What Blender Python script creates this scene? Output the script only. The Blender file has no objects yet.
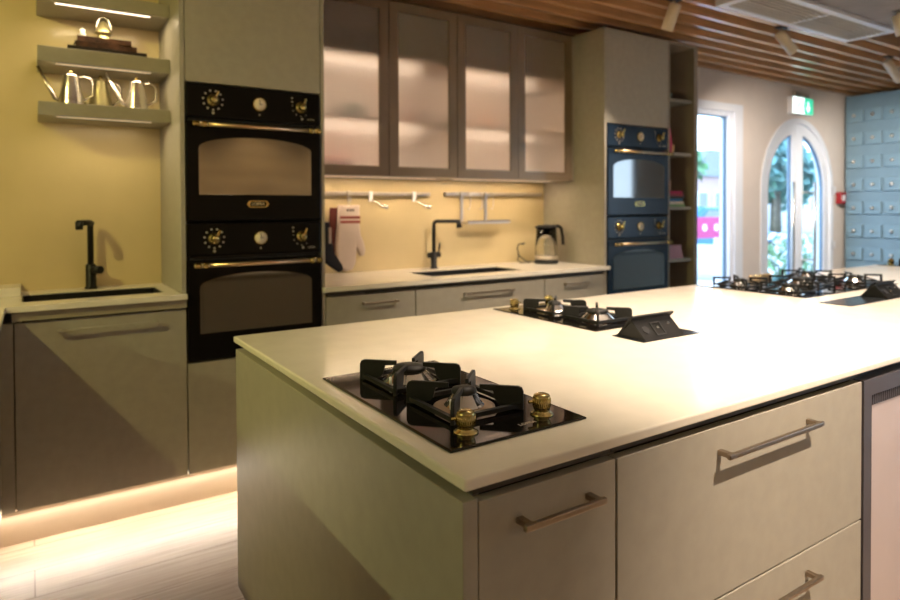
import bpy, bmesh, math, random
from mathutils import Vector, Matrix
random.seed(7)
PI = math.pi
sc = bpy.context.scene
col = sc.collection

# ------------------------------------------------------------------ materials
def hexc(h):
    r, g, b = [int(h[i:i+2], 16)/255 for i in (0, 2, 4)]
    f = lambda c: c/12.92 if c <= .04045 else ((c+.055)/1.055)**2.4
    return (f(r), f(g), f(b))
def mat(name, c, rough=.5, metal=0, var=.06, scale=6, bump=0, bscale=80, spec=.5, trans=0, ior=1.45, coat=0, stretch=(1, 1, 1)):
    if isinstance(c, str): c = hexc(c)
    m = bpy.data.materials.new(name); m.use_nodes = True
    n = m.node_tree.nodes; l = m.node_tree.links; b = n['Principled BSDF']
    b.inputs['Roughness'].default_value = rough; b.inputs['Metallic'].default_value = metal
    b.inputs['Specular IOR Level'].default_value = spec; b.inputs['IOR'].default_value = ior
    b.inputs['Transmission Weight'].default_value = trans; b.inputs['Coat Weight'].default_value = coat
    b.inputs['Coat Roughness'].default_value = .18
    tc = n.new('ShaderNodeTexCoord'); mp = n.new('ShaderNodeMapping'); mp.inputs['Scale'].default_value = stretch
    nz = n.new('ShaderNodeTexNoise'); nz.inputs['Scale'].default_value = scale; nz.inputs['Detail'].default_value = 4
    l.new(tc.outputs['Object'], mp.inputs['Vector']); l.new(mp.outputs['Vector'], nz.inputs['Vector'])
    r = n.new('ShaderNodeValToRGB'); r.color_ramp.elements[0].position = .3; r.color_ramp.elements[1].position = .7
    r.color_ramp.elements[0].color = (*[max(0, x*(1-var)) for x in c], 1)
    r.color_ramp.elements[1].color = (*[min(1, x*(1+var)) for x in c], 1)
    l.new(nz.outputs['Fac'], r.inputs['Fac']); l.new(r.outputs['Color'], b.inputs['Base Color'])
    if bump:
        n2 = n.new('ShaderNodeTexNoise'); n2.inputs['Scale'].default_value = bscale
        l.new(mp.outputs['Vector'], n2.inputs['Vector'])
        bp = n.new('ShaderNodeBump'); bp.inputs['Strength'].default_value = bump; bp.inputs['Distance'].default_value = .002
        l.new(n2.outputs['Fac'], bp.inputs['Height']); l.new(bp.outputs['Normal'], b.inputs['Normal'])
    return m
def emit(name, c, s):
    if isinstance(c, str): c = hexc(c)
    m = bpy.data.materials.new(name); m.use_nodes = True
    b = m.node_tree.nodes['Principled BSDF']
    b.inputs['Base Color'].default_value = (*c, 1)
    b.inputs['Emission Color'].default_value = (*c, 1); b.inputs['Emission Strength'].default_value = s
    return m
M = {}
M['cab'] = mat('olive_lacquer', (.33, .305, .25), .45, var=.05, scale=25, bump=.05, bscale=400)
M['cab_in'] = mat('cabinet_interior', (.16, .14, .11), .5, var=.05)
M['shade_gap'] = mat('shaded_channel', (.05, .042, .03), .5)  # shadow inside the recess put into the channel colour
M['channel'] = mat('lit_channel', (.30, .26, .18), .45)  # same profile, with the warm light falling on it put into its colour
M['quartz'] = mat('cream_quartz', (.74, .69, .59), .16, var=.035, scale=14, spec=.5)
M['splash'] = mat('cream_quartz_wall', (.62, .51, .29), .22, var=.05, scale=3.5, spec=.45)
M['black_enamel'] = mat('black_enamel', (.004, .003, .0025), .32, var=.05, spec=.12)
M['navy_enamel'] = mat('navy_enamel', (.009, .020, .040), .26, var=.05, spec=.25)
M['oven_glass'] = mat('oven_glass', (.03, .02, .01), .06, ior=2.9, var=.1)
M['navy_glass'] = mat('navy_oven_glass', (.015, .03, .045), .05, ior=2.3, var=.1)
M['brass'] = mat('aged_brass', (.47, .37, .15), .26, 1, var=.12, scale=40)
M['pale_brass'] = mat('pale_brass', (.72, .56, .36), .28, 1, var=.08, scale=40)
M['dial'] = mat('dial_white', (.75, .66, .52), .4)
M['ink'] = mat('ink', (.02, .015, .01), .5)
M['print'] = mat('pale_print', (.42, .38, .32), .5)
M['badge_print'] = mat('badge_print', (.62, .50, .32), .4)
M['black'] = mat('matt_black', (.008, .008, .008), .42, var=.1, spec=.4)
M['iron'] = mat('cast_iron', (.013, .013, .012), .5, var=.15, scale=60, bump=.2, bscale=300)
M['hob_glass'] = mat('hob_glass', (.004, .003, .003), .05, spec=.5, var=.05)
M['chrome'] = mat('chrome', (.78, .76, .72), .14, 1, var=.03)
M['steel'] = mat('brushed_steel', (.62, .57, .50), .33, 1, var=.06, scale=60)
M['bronze'] = mat('bronze_handle', (.36, .29, .22), .34, 1, var=.06, scale=60)
M['spill'] = mat('burner_disc', (.36, .27, .19), .4, .6)
M['taupe'] = mat('taupe_frame', (.23, .175, .125), .38, .35, var=.05)
M['darkframe'] = mat('dark_cooler_frame', (.085, .075, .08), .4, .3)
M['cooler_pane'] = mat('fluted_pink_pane', (.46, .385, .37), .3, var=.04)
M['wood'] = mat('slat_wood', (.56, .31, .14), .4, var=.22, scale=5, coat=.8, stretch=(.6, 8, 8))
M['wallpaint'] = mat('wall_paint', (.70, .63, .57), .7, var=.03)
M['white'] = mat('white_paint', (.82, .82, .84), .4, var=.02)
M['frame'] = mat('daylit_white_frame', (.76, .80, .87), .4, var=.02)  # white frames with the blue of daylight mixed into their colour
M['ceil'] = mat('ceiling_paint', (.80, .77, .76), .7, var=.03)
M['duct'] = mat('grey_beam', (.22, .19, .17), .7, var=.12)
M['plinth'] = mat('plinth_metal', (.55, .45, .33), .35, .2, var=.04)
M['spotbody'] = mat('spot_cream', (.66, .56, .42), .4, var=.03)
M['grille'] = mat('grille_cream', (.62, .54, .42), .5)
M['blue'] = mat('blue_lacquer', (.15, .24, .305), .5, var=.06)
M['bluefront'] = mat('blue_drawer_front', (.165, .265, .335), .45, var=.06)
M['glass'] = mat('clear_glass', (1, 1, 1), .0, trans=1, ior=1.45, var=0)
M['led'] = emit('led_strip', (1, .82, .62), 4)
M['led_dim'] = emit('led_strip_dim', (1, .80, .58), .6)
M['led_floor'] = emit('led_floor', (1, .82, .62), 2.5)
M['red'] = mat('red_plastic', (.30, .016, .02), .4)
M['cloth'] = mat('cream_cotton', (.54, .45, .38), .85, bump=.3, bscale=300)
M['stripe'] = mat('red_stripe_cotton', (.26, .05, .04), .85)
M['navy_cloth'] = mat('navy_cloth', (.007, .008, .014), .8)
M['leafA'] = mat('leaf_green', (.16, .30, .13), .6, var=.4, scale=3)
M['leafB'] = mat('leaf_blue_green', (.18, .34, .32), .6, var=.4, scale=3)
M['blossom'] = mat('white_blossom', (.85, .85, .85), .6)
M['bark'] = mat('bark', (.10, .07, .05), .8, var=.3)
M['grass'] = mat('lawn', (.20, .33, .12), .8, var=.3, scale=2)
M['pave'] = mat('paving', (.42, .44, .46), .8, var=.12, scale=3)
M['housepink'] = mat('house_render', (.50, .34, .32), .8)
M['housewhite'] = mat('house_white', (.75, .75, .74), .8)
M['slate'] = mat('roof_slate', (.25, .26, .29), .7)
M['magenta'] = mat('magenta_banner', (.55, .05, .19), .6)
M['carblue'] = mat('car_blue', (.05, .18, .35), .25)
M['tyre'] = mat('tyre', (.02, .02, .02), .7)
M['teal'] = mat('teal_ceramic', (.10, .19, .17), .3)
M['pinkcloth'] = mat('magenta_bag', (.42, .015, .09), .6)
M['yellowcup'] = mat('yellow_ceramic', (.75, .58, .25), .4)
M['orange'] = mat('orange_ceramic', (.62, .27, .12), .4)
M['pinkbox'] = mat('pink_card', (.50, .30, .38), .6)
M['darkcover'] = mat('dark_cover', (.02, .014, .012), .5)
M['browncover'] = mat('brown_cover', (.055, .022, .010), .5, var=.8, scale=30)
M['paper'] = mat('paper', (.6, .52, .38), .8)
M['oldbrass'] = mat('green_brass', (.36, .32, .16), .35, .8, var=.15)
M['pewter'] = mat('pewter', (.62, .58, .53), .25, 1, var=.08)

def frosted():
    m = bpy.data.materials.new('frosted_glass'); m.use_nodes = True
    n = m.node_tree.nodes; l = m.node_tree.links; b = n['Principled BSDF']
    b.inputs['Base Color'].default_value = (.94, .88, .82, 1)
    b.inputs['Transmission Weight'].default_value = .92; b.inputs['Roughness'].default_value = .72
    b.inputs['IOR'].default_value = 1.35
    nz = n.new('ShaderNodeTexNoise'); nz.inputs['Scale'].default_value = 500
    bp = n.new('ShaderNodeBump'); bp.inputs['Strength'].default_value = .1; bp.inputs['Distance'].default_value = .001
    l.new(nz.outputs['Fac'], bp.inputs['Height']); l.new(bp.outputs['Normal'], b.inputs['Normal'])
    return m
M['frost'] = frosted()
def window_glass():
    m = bpy.data.materials.new('window_glass'); m.use_nodes = True
    n = m.node_tree.nodes; l = m.node_tree.links
    for x in list(n): n.remove(x)
    o = n.new('ShaderNodeOutputMaterial'); t = n.new('ShaderNodeBsdfTransparent'); g = n.new('ShaderNodeBsdfGlossy')
    g.inputs['Roughness'].default_value = .03; t.inputs['Color'].default_value = (.90, .96, 1, 1)
    f = n.new('ShaderNodeLayerWeight'); f.inputs['Blend'].default_value = .2
    f2 = n.new('ShaderNodeMath'); f2.operation = 'MULTIPLY_ADD'; f2.inputs[1].default_value = .25; f2.inputs[2].default_value = .03
    l.new(f.outputs['Facing'], f2.inputs[0])
    mx = n.new('ShaderNodeMixShader')
    l.new(f2.outputs[0], mx.inputs[0]); l.new(t.outputs[0], mx.inputs[1]); l.new(g.outputs[0], mx.inputs[2]); l.new(mx.outputs[0], o.inputs['Surface'])
    return m
M['pane'] = window_glass()
def floor_mat():
    m = bpy.data.materials.new('floor_planks'); m.use_nodes = True
    n = m.node_tree.nodes; l = m.node_tree.links; b = n['Principled BSDF']
    tc = n.new('ShaderNodeTexCoord')
    br = n.new('ShaderNodeTexBrick'); br.inputs['Scale'].default_value = 1
    br.inputs['Brick Width'].default_value = 1.35; br.inputs['Row Height'].default_value = .19
    br.inputs['Mortar Size'].default_value = .0025; br.offset = .37
    br.inputs['Color1'].default_value = (.42, .33, .24, 1); br.inputs['Color2'].default_value = (.47, .38, .29, 1); br.inputs['Mortar'].default_value = (.20, .14, .10, 1)
    mp = n.new('ShaderNodeMapping'); mp.inputs['Scale'].default_value = (1.2, 22, 1)
    nz = n.new('ShaderNodeTexNoise'); nz.inputs['Scale'].default_value = 3; nz.inputs['Detail'].default_value = 6
    l.new(tc.outputs['Object'], br.inputs['Vector']); l.new(tc.outputs['Object'], mp.inputs['Vector']); l.new(mp.outputs['Vector'], nz.inputs['Vector'])
    r = n.new('ShaderNodeValToRGB'); r.color_ramp.elements[0].color = (.72, .68, .64, 1); r.color_ramp.elements[1].color = (1.1, 1.1, 1.1, 1)
    r.color_ramp.elements[0].position = .3; r.color_ramp.elements[1].position = .7
    l.new(nz.outputs['Fac'], r.inputs['Fac'])
    mx = n.new('ShaderNodeMix'); mx.data_type = 'RGBA'; mx.blend_type = 'MULTIPLY'; mx.inputs[0].default_value = 1
    l.new(br.outputs['Color'], mx.inputs[6]); l.new(r.outputs['Color'], mx.inputs[7]); l.new(mx.outputs[2], b.inputs['Base Color'])
    b.inputs['Roughness'].default_value = .38
    return m
M['floor'] = floor_mat()

# ------------------------------------------------------------------ mesh helpers
class MB:
    def __init__(s, org=(0, 0, 0)):
        s.bm = bmesh.new(); s.org = Vector(org); s.mx = Matrix.Identity(4)
    def _add(s, bm2):
        bm2.transform(s.mx)
        me = bpy.data.meshes.new('t'); bm2.to_mesh(me); bm2.free(); s.bm.from_mesh(me); bpy.data.meshes.remove(me)
        return s
    def box(s, x0, x1, y0, y1, z0, z1, bev=0, seg=2):
        b = bmesh.new(); bmesh.ops.create_cube(b, size=1)
        bmesh.ops.scale(b, vec=(x1-x0, y1-y0, z1-z0), verts=b.verts)
        bmesh.ops.translate(b, vec=((x0+x1)/2, (y0+y1)/2, (z0+z1)/2), verts=b.verts)
        if bev: bmesh.ops.bevel(b, geom=b.edges[:], offset=bev, segments=seg, affect='EDGES', profile=.5)
        return s._add(b)
    def lathe(s, prof, c=(0, 0, 0), axis=(0, 0, 1), seg=24, smooth=True, cap=True):
        b = bmesh.new(); rings = []
        for r, z in prof:
            if r < 1e-6: rings.append([b.verts.new((0, 0, z))])
            else: rings.append([b.verts.new((r*math.cos(2*PI*i/seg), r*math.sin(2*PI*i/seg), z)) for i in range(seg)])
        for a, d in zip(rings, rings[1:]):
            for i in range(seg):
                j = (i+1) % seg
                vs = [a[i % len(a)], a[j % len(a)], d[j % len(d)], d[i % len(d)]]
                u = []
                for v in vs:
                    if v not in u: u.append(v)
                if len(u) > 2:
                    try: b.faces.new(u)
                    except ValueError: pass
        for rg in (rings[0], rings[-1]) if cap else ():
            if len(rg) > 2:
                try: b.faces.new(rg)
                except ValueError: pass
        bmesh.ops.recalc_face_normals(b, faces=b.faces)
        for f in b.faces: f.smooth = smooth and len(f.verts) <= 4
        q = Vector((0, 0, 1)).rotation_difference(Vector(axis).normalized()).to_matrix().to_4x4()
        b.transform(Matrix.Translation(c) @ q)
        return s._add(b)
    def cyl(s, p0, p1, r0, r1=None, seg=16):
        p0, p1 = Vector(p0), Vector(p1); r1 = r0 if r1 is None else r1
        return s.lathe([(r0, 0), (r1, (p1-p0).length)], p0, p1-p0, seg)
    def tube(s, pts, r, seg=10, r1=None):
        pts = [Vector(p) for p in pts]; b = bmesh.new(); rings = []; n = len(pts)
        up = None
        for i, p in enumerate(pts):
            d = (pts[min(i+1, n-1)]-pts[max(i-1, 0)]).normalized()
            if up is None: up = d.orthogonal().normalized()
            up = (up-d*up.dot(d)).normalized(); w = d.cross(up)
            rr = r if r1 is None else r+(r1-r)*i/(n-1)
            rings.append([b.verts.new(p+up*rr*math.cos(2*PI*k/seg)+w*rr*math.sin(2*PI*k/seg)) for k in range(seg)])
        for a, d in zip(rings, rings[1:]):
            for k in range(seg):
                f = b.faces.new((a[k], a[(k+1) % seg], d[(k+1) % seg], d[k])); f.smooth = True
        b.faces.new(rings[0]); b.faces.new(rings[-1])
        bmesh.ops.recalc_face_normals(b, faces=b.faces)
        return s._add(b)
    def prism(s, poly, a0, a1, axis='y', bev=0, seg=2):
        b = bmesh.new()
        P = {'y': lambda u, v, a: (u, a, v), 'x': lambda u, v, a: (a, u, v), 'z': lambda u, v, a: (u, v, a)}[axis]
        v0 = [b.verts.new(P(u, v, a0)) for u, v in poly]; v1 = [b.verts.new(P(u, v, a1)) for u, v in poly]
        b.faces.new(v0); b.faces.new(v1[::-1]); n = len(poly); cap = []
        for i in range(n): b.faces.new((v0[i], v0[(i+1) % n], v1[(i+1) % n], v1[i]))
        bmesh.ops.recalc_face_normals(b, faces=b.faces)
        if bev:
            for i in range(n):
                for vs in (v0, v1):
                    e = b.edges.get((vs[i], vs[(i+1) % n]))
                    if e: cap.append(e)
            bmesh.ops.bevel(b, geom=cap, offset=bev, segments=seg, affect='EDGES', profile=.5)
        return s._add(b)
    def ring(s, outer, inner, a0, a1, axis='y', closed=True):
        b = bmesh.new()
        P = {'y': lambda u, v, a: (u, a, v), 'x': lambda u, v, a: (a, u, v), 'z': lambda u, v, a: (u, v, a)}[axis]
        L = [[b.verts.new(P(u, v, a)) for u, v in pl] for pl in (outer, inner) for a in (a0, a1)]
        n = len(outer)
        for i in range(n if closed else n-1):
            j = (i+1) % n
            for A, B in ((L[0], L[1]), (L[1], L[3]), (L[3], L[2]), (L[2], L[0])):
                b.faces.new((A[i], A[j], B[j], B[i]))
        bmesh.ops.recalc_face_normals(b, faces=b.faces)
        return s._add(b)
    def leaves(s, c, rad, n, size):
        b = bmesh.new(); c = Vector(c)
        for _ in range(n):
            d = Vector((random.gauss(0, 1), random.gauss(0, 1), random.gauss(0, 1))).normalized()*random.uniform(.55, 1)
            p = c+Vector((d.x*rad[0], d.y*rad[1], d.z*rad[2]))
            u = Vector((random.gauss(0, 1), random.gauss(0, 1), random.gauss(0, 1))).normalized()*size*random.uniform(.6, 1.3); w = u.orthogonal()*.6
            b.faces.new([b.verts.new(q) for q in (p-u, p+w, p+u*1.0, p-w)])
        return s._add(b)
    def build(s, name, m, parent=None, smooth=False):
        s.bm.transform(Matrix.Translation(-s.org))
        me = bpy.data.meshes.new(name); s.bm.to_mesh(me); s.bm.free()
        if isinstance(m, str): m = M[m]
        me.materials.append(m)
        if smooth:
            for p in me.polygons: p.use_smooth = True
        o = bpy.data.objects.new(name, me); col.objects.link(o)
        if parent: o.parent = parent
        else: o.location = s.org
        return o
def tag(o, label=None, cat=None, group=None, kind=None):
    if label: o['label'] = label
    if cat: o['category'] = cat
    if group: o['group'] = group
    if kind: o['kind'] = kind
    return o
def thing(name, label, cat, loc=(0, 0, 0), rz=0, group=None):
    o = bpy.data.objects.new(name, None); col.objects.link(o); o.empty_display_size = .05
    o.location = loc; o.rotation_euler = (0, 0, rz)
    return tag(o, label, cat, group)
def copy_tree(o, parent=None):
    c = o.copy(); col.objects.link(c); c.parent = parent
    for ch in list(o.children): copy_tree(ch, c)
    return c
def dup(o, loc, label, rz=None, group=None):
    c = copy_tree(o); c.location = loc; c['label'] = label
    if rz is not None: c.rotation_euler = (0, 0, rz)
    if group: c['group'] = group
    return c
def struct(name, mb, m, parent=None):
    o = mb.build(name, m, parent)
    if not parent: o['kind'] = 'structure'
    return o
def text_obj(name, body, size, mx, m, parent, depth=.0006):
    cu = bpy.data.curves.new(name, 'FONT'); cu.body = body; cu.size = size; cu.extrude = depth; cu.align_x = 'CENTER'; cu.align_y = 'CENTER'
    t = bpy.data.objects.new('t', cu); col.objects.link(t)
    dg = bpy.context.evaluated_depsgraph_get(); me = bpy.data.meshes.new_from_object(t.evaluated_get(dg))
    bpy.data.objects.remove(t); me.transform(mx); me.materials.clear(); me.materials.append(M[m])
    o = bpy.data.objects.new(name, me); col.objects.link(o); o.parent = parent
    return o
FRONT = Matrix.Rotation(PI/2, 4, 'X')      # text standing upright, read from -Y

# ------------------------------------------------------------------ key dimensions
YF = 2.855      # fronts of the wall units
YW = 3.44       # back wall
ZT = .89         # worktop
ZL = .908; YA = 3.335   # left alcove worktop and wall face
IX0, IX1, IY0, IY1 = .495, 5.6, .72, 1.916
XL, XR, YB = -4.2, 7.27, -4.5
WX0, WX1, WZ0, WZ1 = 4.35, 5.35, .12, 2.13     # window opening
DXC, DHW, DSP, DTOP = 6.41, .665, 1.42, 2.135  # arched door

# ------------------------------------------------------------------ room shell
struct('floor', MB().box(XL-.2, XR+.2, YB-.2, YW+.16, -.1, 0), 'floor')
w = MB()
w.box(XL-.2, WX0, YW, YW+.16, 0, 2.75).box(WX0, WX1, YW, YW+.16, 0, WZ0).box(WX0, WX1, YW, YW+.16, WZ1, 2.75)
w.box(WX1, DXC-DHW, YW, YW+.16, 0, 2.75).box(DXC+DHW, XR+.6, YW, YW+.16, 0, 2.75)
def arch(xc, hw, sp, rise, n=24, a0=0, a1=PI):
    return [(xc+hw*math.cos(a0+(a1-a0)*i/n), sp+rise*math.sin(a0+(a1-a0)*i/n)) for i in range(n+1)]
w.prism(arch(DXC, DHW, DSP, DTOP-DSP)+[(DXC-DHW, 2.75), (DXC+DHW, 2.75)], YW, YW+.16)
struct('wall_back', w, 'wallpaint')
struct('wall_left', MB().box(XL-.2, XL, YB, YW, 0, 2.75), 'wallpaint')
w = MB()     # right wall, behind the blue drawers, with a tall window towards the front of the room
w.box(XR+.45, XR+.6, -.9, YW, 0, 2.75).box(XR+.45, XR+.6, YB, -2.9, 0, 2.75).box(XR+.45, XR+.6, -2.9, -.9, 0, .35).box(XR+.45, XR+.6, -2.9, -.9, 2.25, 2.75)
struct('wall_right', w, 'wallpaint')
struct('floor', MB().box(XR+.2, XR+.6, YB-.2, YW+.16, -.1, 0), 'floor')
struct('wall_front', MB().box(XL-.2, XR+.6, YB-.2, YB, 0, 2.75), mat('brown_wall', (.60, .44, .24), .6, var=.25, scale=2, stretch=(.6, 1, 4)))
struct('ceiling', MB().box(XL-.2, XR+.6, YB-.2, YW+.16, 2.75, 2.9), 'ceil')
# slatted ceiling, hung under the slab over the kitchen
sl = MB(); pitch = .1493
ys = [3.398-pitch*i for i in range(9)]
for y in ys:
    if y < 2.30: sl.box(XL, 3.32, y-.017, y+.017, 2.45, 2.56).box(4.89, XR+.4, y-.017, y+.017, 2.45, 2.56)
    else: sl.box(XL, XR+.4, y-.017, y+.017, 2.45, 2.56)
t1 = struct('trim_1', sl, 'wood')
struct('trim_2', MB().box(XL, XR+.4, 2.02, YW, 2.575, 2.60), mat('slat_backing', (.10, .06, .03), .7))
struct('trim_3', MB().box(XL, XR+.4, 1.62, 1.94, 2.44, 2.75), 'duct')

# window
wo = MB((WX0, YW, WZ0))
def rect(x0, x1, z0, z1): return [(x0, z0), (x1, z0), (x1, z1), (x0, z1)]
wo.ring(rect(WX0-.02, WX1+.08, WZ0-.06, WZ1+.05), rect(WX0+.04, WX1-.04, WZ0+.04, WZ1-.02), YW-.025, YW-.001)
wo.ring(rect(WX0, WX1, WZ0, WZ1), rect(WX0+.09, WX1-.09, WZ0+.09, WZ1-.06), YW+.0, YW+.07)
win = struct('window_1', wo, 'frame')
MB((WX0, YW, WZ0)).ring(rect(WX0+.088, WX1-.088, WZ0+.088, WZ1-.058), rect(WX0+.10, WX1-.10, WZ0+.10, WZ1-.07), YW+.03, YW+.06).build('gasket', mat('gasket', (.10, .16, .22), .5), win)
MB((WX0, YW, WZ0)).box(WX0+.10, WX1-.10, YW+.042, YW+.048, WZ0+.10, WZ1-.07).build('pane', 'pane', win)
w2 = MB((XR+.45, -.92, .35))
w2.ring(rect(-2.9, -.9, .35, 2.25), rect(-2.8, -1.0, .45, 2.15), XR+.46, XR+.54, 'x')
w2o = struct('window_2', w2, 'frame')
MB((XR+.45, -.92, .35)).box(XR+.50, XR+.506, -2.8, -1.0, .45, 2.15).build('pane', 'pane', w2o)

# arched double door
def half(xc, xin, hw, sp, top, bot, side):
    # closed outline: centre bottom, up to the crown, along the arc to the side, down
    n = 16; pts = [(xin, bot)]
    for i in range(n+1):
        th = PI/2*(1-i/n); x = hw*math.cos(th); z = sp+(top-sp)*math.sin(th)
        x = max(x, abs(xin-xc)); pts.append((xc+side*x, z))
    pts.append((xc+side*hw, bot))
    return pts
dd = MB((DXC, YW, 0))
o_ = [(DXC+DHW, 0)]+arch(DXC, DHW, DSP, DTOP-DSP)+[(DXC-DHW, 0)]
i_ = [(DXC+DHW-.05, 0)]+arch(DXC, DHW-.05, DSP, DTOP-DSP-.05)+[(DXC-DHW+.05, 0)]
dd.ring(o_, i_, YW-.012, YW+.10, closed=False)
door = struct('door_1', dd, 'frame')
for side in (-1, 1):
    A = half(DXC, DXC+side*.004, DHW-.055, DSP, DTOP-.055, .01, side)
    Bp = half(DXC, DXC+side*.100, DHW-.150, DSP-.01, DTOP-.15, .16, side)
    lf = MB((DXC, YW, 0)).ring(A, Bp, YW+.01, YW+.06).build('door_leaf', 'frame', door)
    G = half(DXC, DXC+side*.095, DHW-.145, DSP-.01, DTOP-.145, .155, side)
    G2 = half(DXC, DXC+side*.112, DHW-.162, DSP-.01, DTOP-.165, .175, side)
    MB((DXC, YW, 0)).ring(G, G2, YW+.022, YW+.05).build('gasket', mat('door_gasket', (.10, .17, .25), .5), lf)
    MB((DXC, YW, 0)).prism(half(DXC, DXC+side*.105, DHW-.155, DSP-.01, DTOP-.155, .165, side), YW+.033, YW+.039).build('pane', 'pane', lf)
    hx = DXC+side*.20-.0
    h = MB((DXC, YW, 0)).cyl((hx, YW-.06, .60), (hx, YW-.06, 1.50), .014)
    for z in (.72, 1.40): h.cyl((hx, YW-.06, z), (DXC+side*.085, YW+.01, z), .009)
    h.build('pull_handle', 'steel', lf)

# exit sign, alarm call point, switches
ex = thing('exit_sign', 'glowing green and white emergency exit sign above the arched door', 'sign', (6.40, YW, 2.17))
o = (6.40, YW, 2.17)
MB(o).box(6.27, 6.53, YW-.05, YW-.01, 2.345, 2.385, .004).cyl((6.32, YW-.03, 2.30), (6.32, YW-.03, 2.33), .008).cyl((6.48, YW-.03, 2.30), (6.48, YW-.03, 2.33), .008).build('bracket', 'steel', ex)
MB(o).box(6.20, 6.58, YW-.055, YW-.0, 2.165, 2.335, .004).build('housing', 'white', ex)
MB(o).box(6.207, 6.41, YW-.058, YW-.05, 2.172, 2.328).build('white_panel', emit('exit_white', (.80, 1, .98), 2.2), ex)
MB(o).box(6.41, 6.573, YW-.058, YW-.05, 2.172, 2.328).build('green_panel', emit('exit_green', (.04, .62, .36), 1.0), ex)
fig = MB(o)     # running man and doorway on the white half
fig.ring(rect(6.345, 6.395, 2.19, 2.295), rect(6.352, 6.388, 2.19, 2.288), YW-.061, YW-.057)
fig.cyl((6.312, YW-.061, 2.283), (6.312, YW-.057, 2.283), .010)
for a, b in (((6.308, 2.27), (6.300, 2.235)), ((6.300, 2.235), (6.322, 2.218)), ((6.322, 2.218), (6.318, 2.192)), ((6.300, 2.235), (6.285, 2.212)), ((6.285, 2.212), (6.265, 2.210)), ((6.306, 2.266), (6.328, 2.250)), ((6.306, 2.266), (6.288, 2.252))):
    fig.cyl((a[0], YW-.059, a[1]), (b[0], YW-.059, b[1]), .0045, seg=8)
fig.build('running_figure', mat('exit_figure', (.05, .45, .28), .5), ex)
MB(o).prism([(6.47, 2.295), (6.485, 2.295), (6.485, 2.24), (6.51, 2.24), (6.4775, 2.19), (6.445, 2.24), (6.47, 2.24)], YW-.062, YW-.057).build('arrow', emit('exit_arrow', (.8, 1, .98), 2.0), ex)
al = thing('alarm_call_point', 'red fire alarm call point on the wall beside the arched door', 'alarm', (7.2, YW, 1.35))
o = (7.2, YW, 1.35)
MB(o).box(7.145, 7.255, YW-.055, YW, 1.285, 1.41, .006).build('housing', 'red', al)
MB(o).box(7.175, 7.23, YW-.058, YW-.053, 1.32, 1.375).build('push_plate', 'white', al)
for z, lb in ((1.43, 'white wall switch right of the arched door, above the other'), (.85, 'white wall switch right of the arched door, low down')):
    s_ = thing('wall_switch', lb, 'switch', (7.09, YW, z))
    MB((7.09, YW, z)).box(7.05, 7.13, YW-.012, YW, z-.04, z+.04, .003).build('plate', 'white', s_)
    MB((7.09, YW, z)).box(7.07, 7.11, YW-.017, YW-.011, z-.025, z+.025, .002).build('rocker', 'white', s_)

# ------------------------------------------------------------------ blue drawer cabinet on the right
bx = 7.25
bc = thing('drawer_cabinet', 'tall blue apothecary cabinet with many small knobbed drawers', 'cabinet', (bx, 2.5, 0))
MB((bx, 2.5, 0)).box(bx+.02, bx+.45, .80, 3.40, 0, 2.42, .003).build('body', 'blue', bc)
proto = None
for r in range(9):
    for c in range(9):
        y, z = 3.30-.1775*c, 2.205-.2405*r
        if z < .2: continue
        if proto is None:
            d = MB().box(.0, .025, -.074, .074, -.065, .065, .004).build('drawer', 'bluefront', bc)
            k = MB().lathe([(.008, 0), (.007, .012), (.016, .018), (.017, .026), (.010, .032), (0, .033)], (0, 0, 0), (-1, 0, 0), 14).build('knob', 'steel', d)
            proto = d
        else:
            d = proto.copy(); col.objects.link(d); d.parent = bc
            k = proto.children[0].copy(); col.objects.link(k); k.parent = d
        d.location = (-.003, y-2.5, z)

# ------------------------------------------------------------------ cabinet fittings
def handle(w_, m='bronze'):
    """bar handle, centred on the origin, standing off towards -Y"""
    b = MB()
    b.box(-w_/2, w_/2, -.032, -.023, -.005, .005, .002)
    for s in (-1, 1): b.box(s*(w_/2-.012)-.006, s*(w_/2-.012)+.006, -.026, .0, -.005, .005, .0015)
    return b
def front(name, x0, x1, z0, z1, root, org, y=YF, hw=None, hz=None, hm='bronze', m='cab'):
    d = MB(org).box(x0, x1, y, y+.02, z0, z1, .0015).build(name, m, root)
    if hw:
        b = handle(hw); b.bm.transform(Matrix.Translation((hw if False else (x0+x1)/2 if hz[0] is None else hz[0], y, hz[1]))); b.org = Vector(org)
        b.build('handle', hm, d)
    return d

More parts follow.
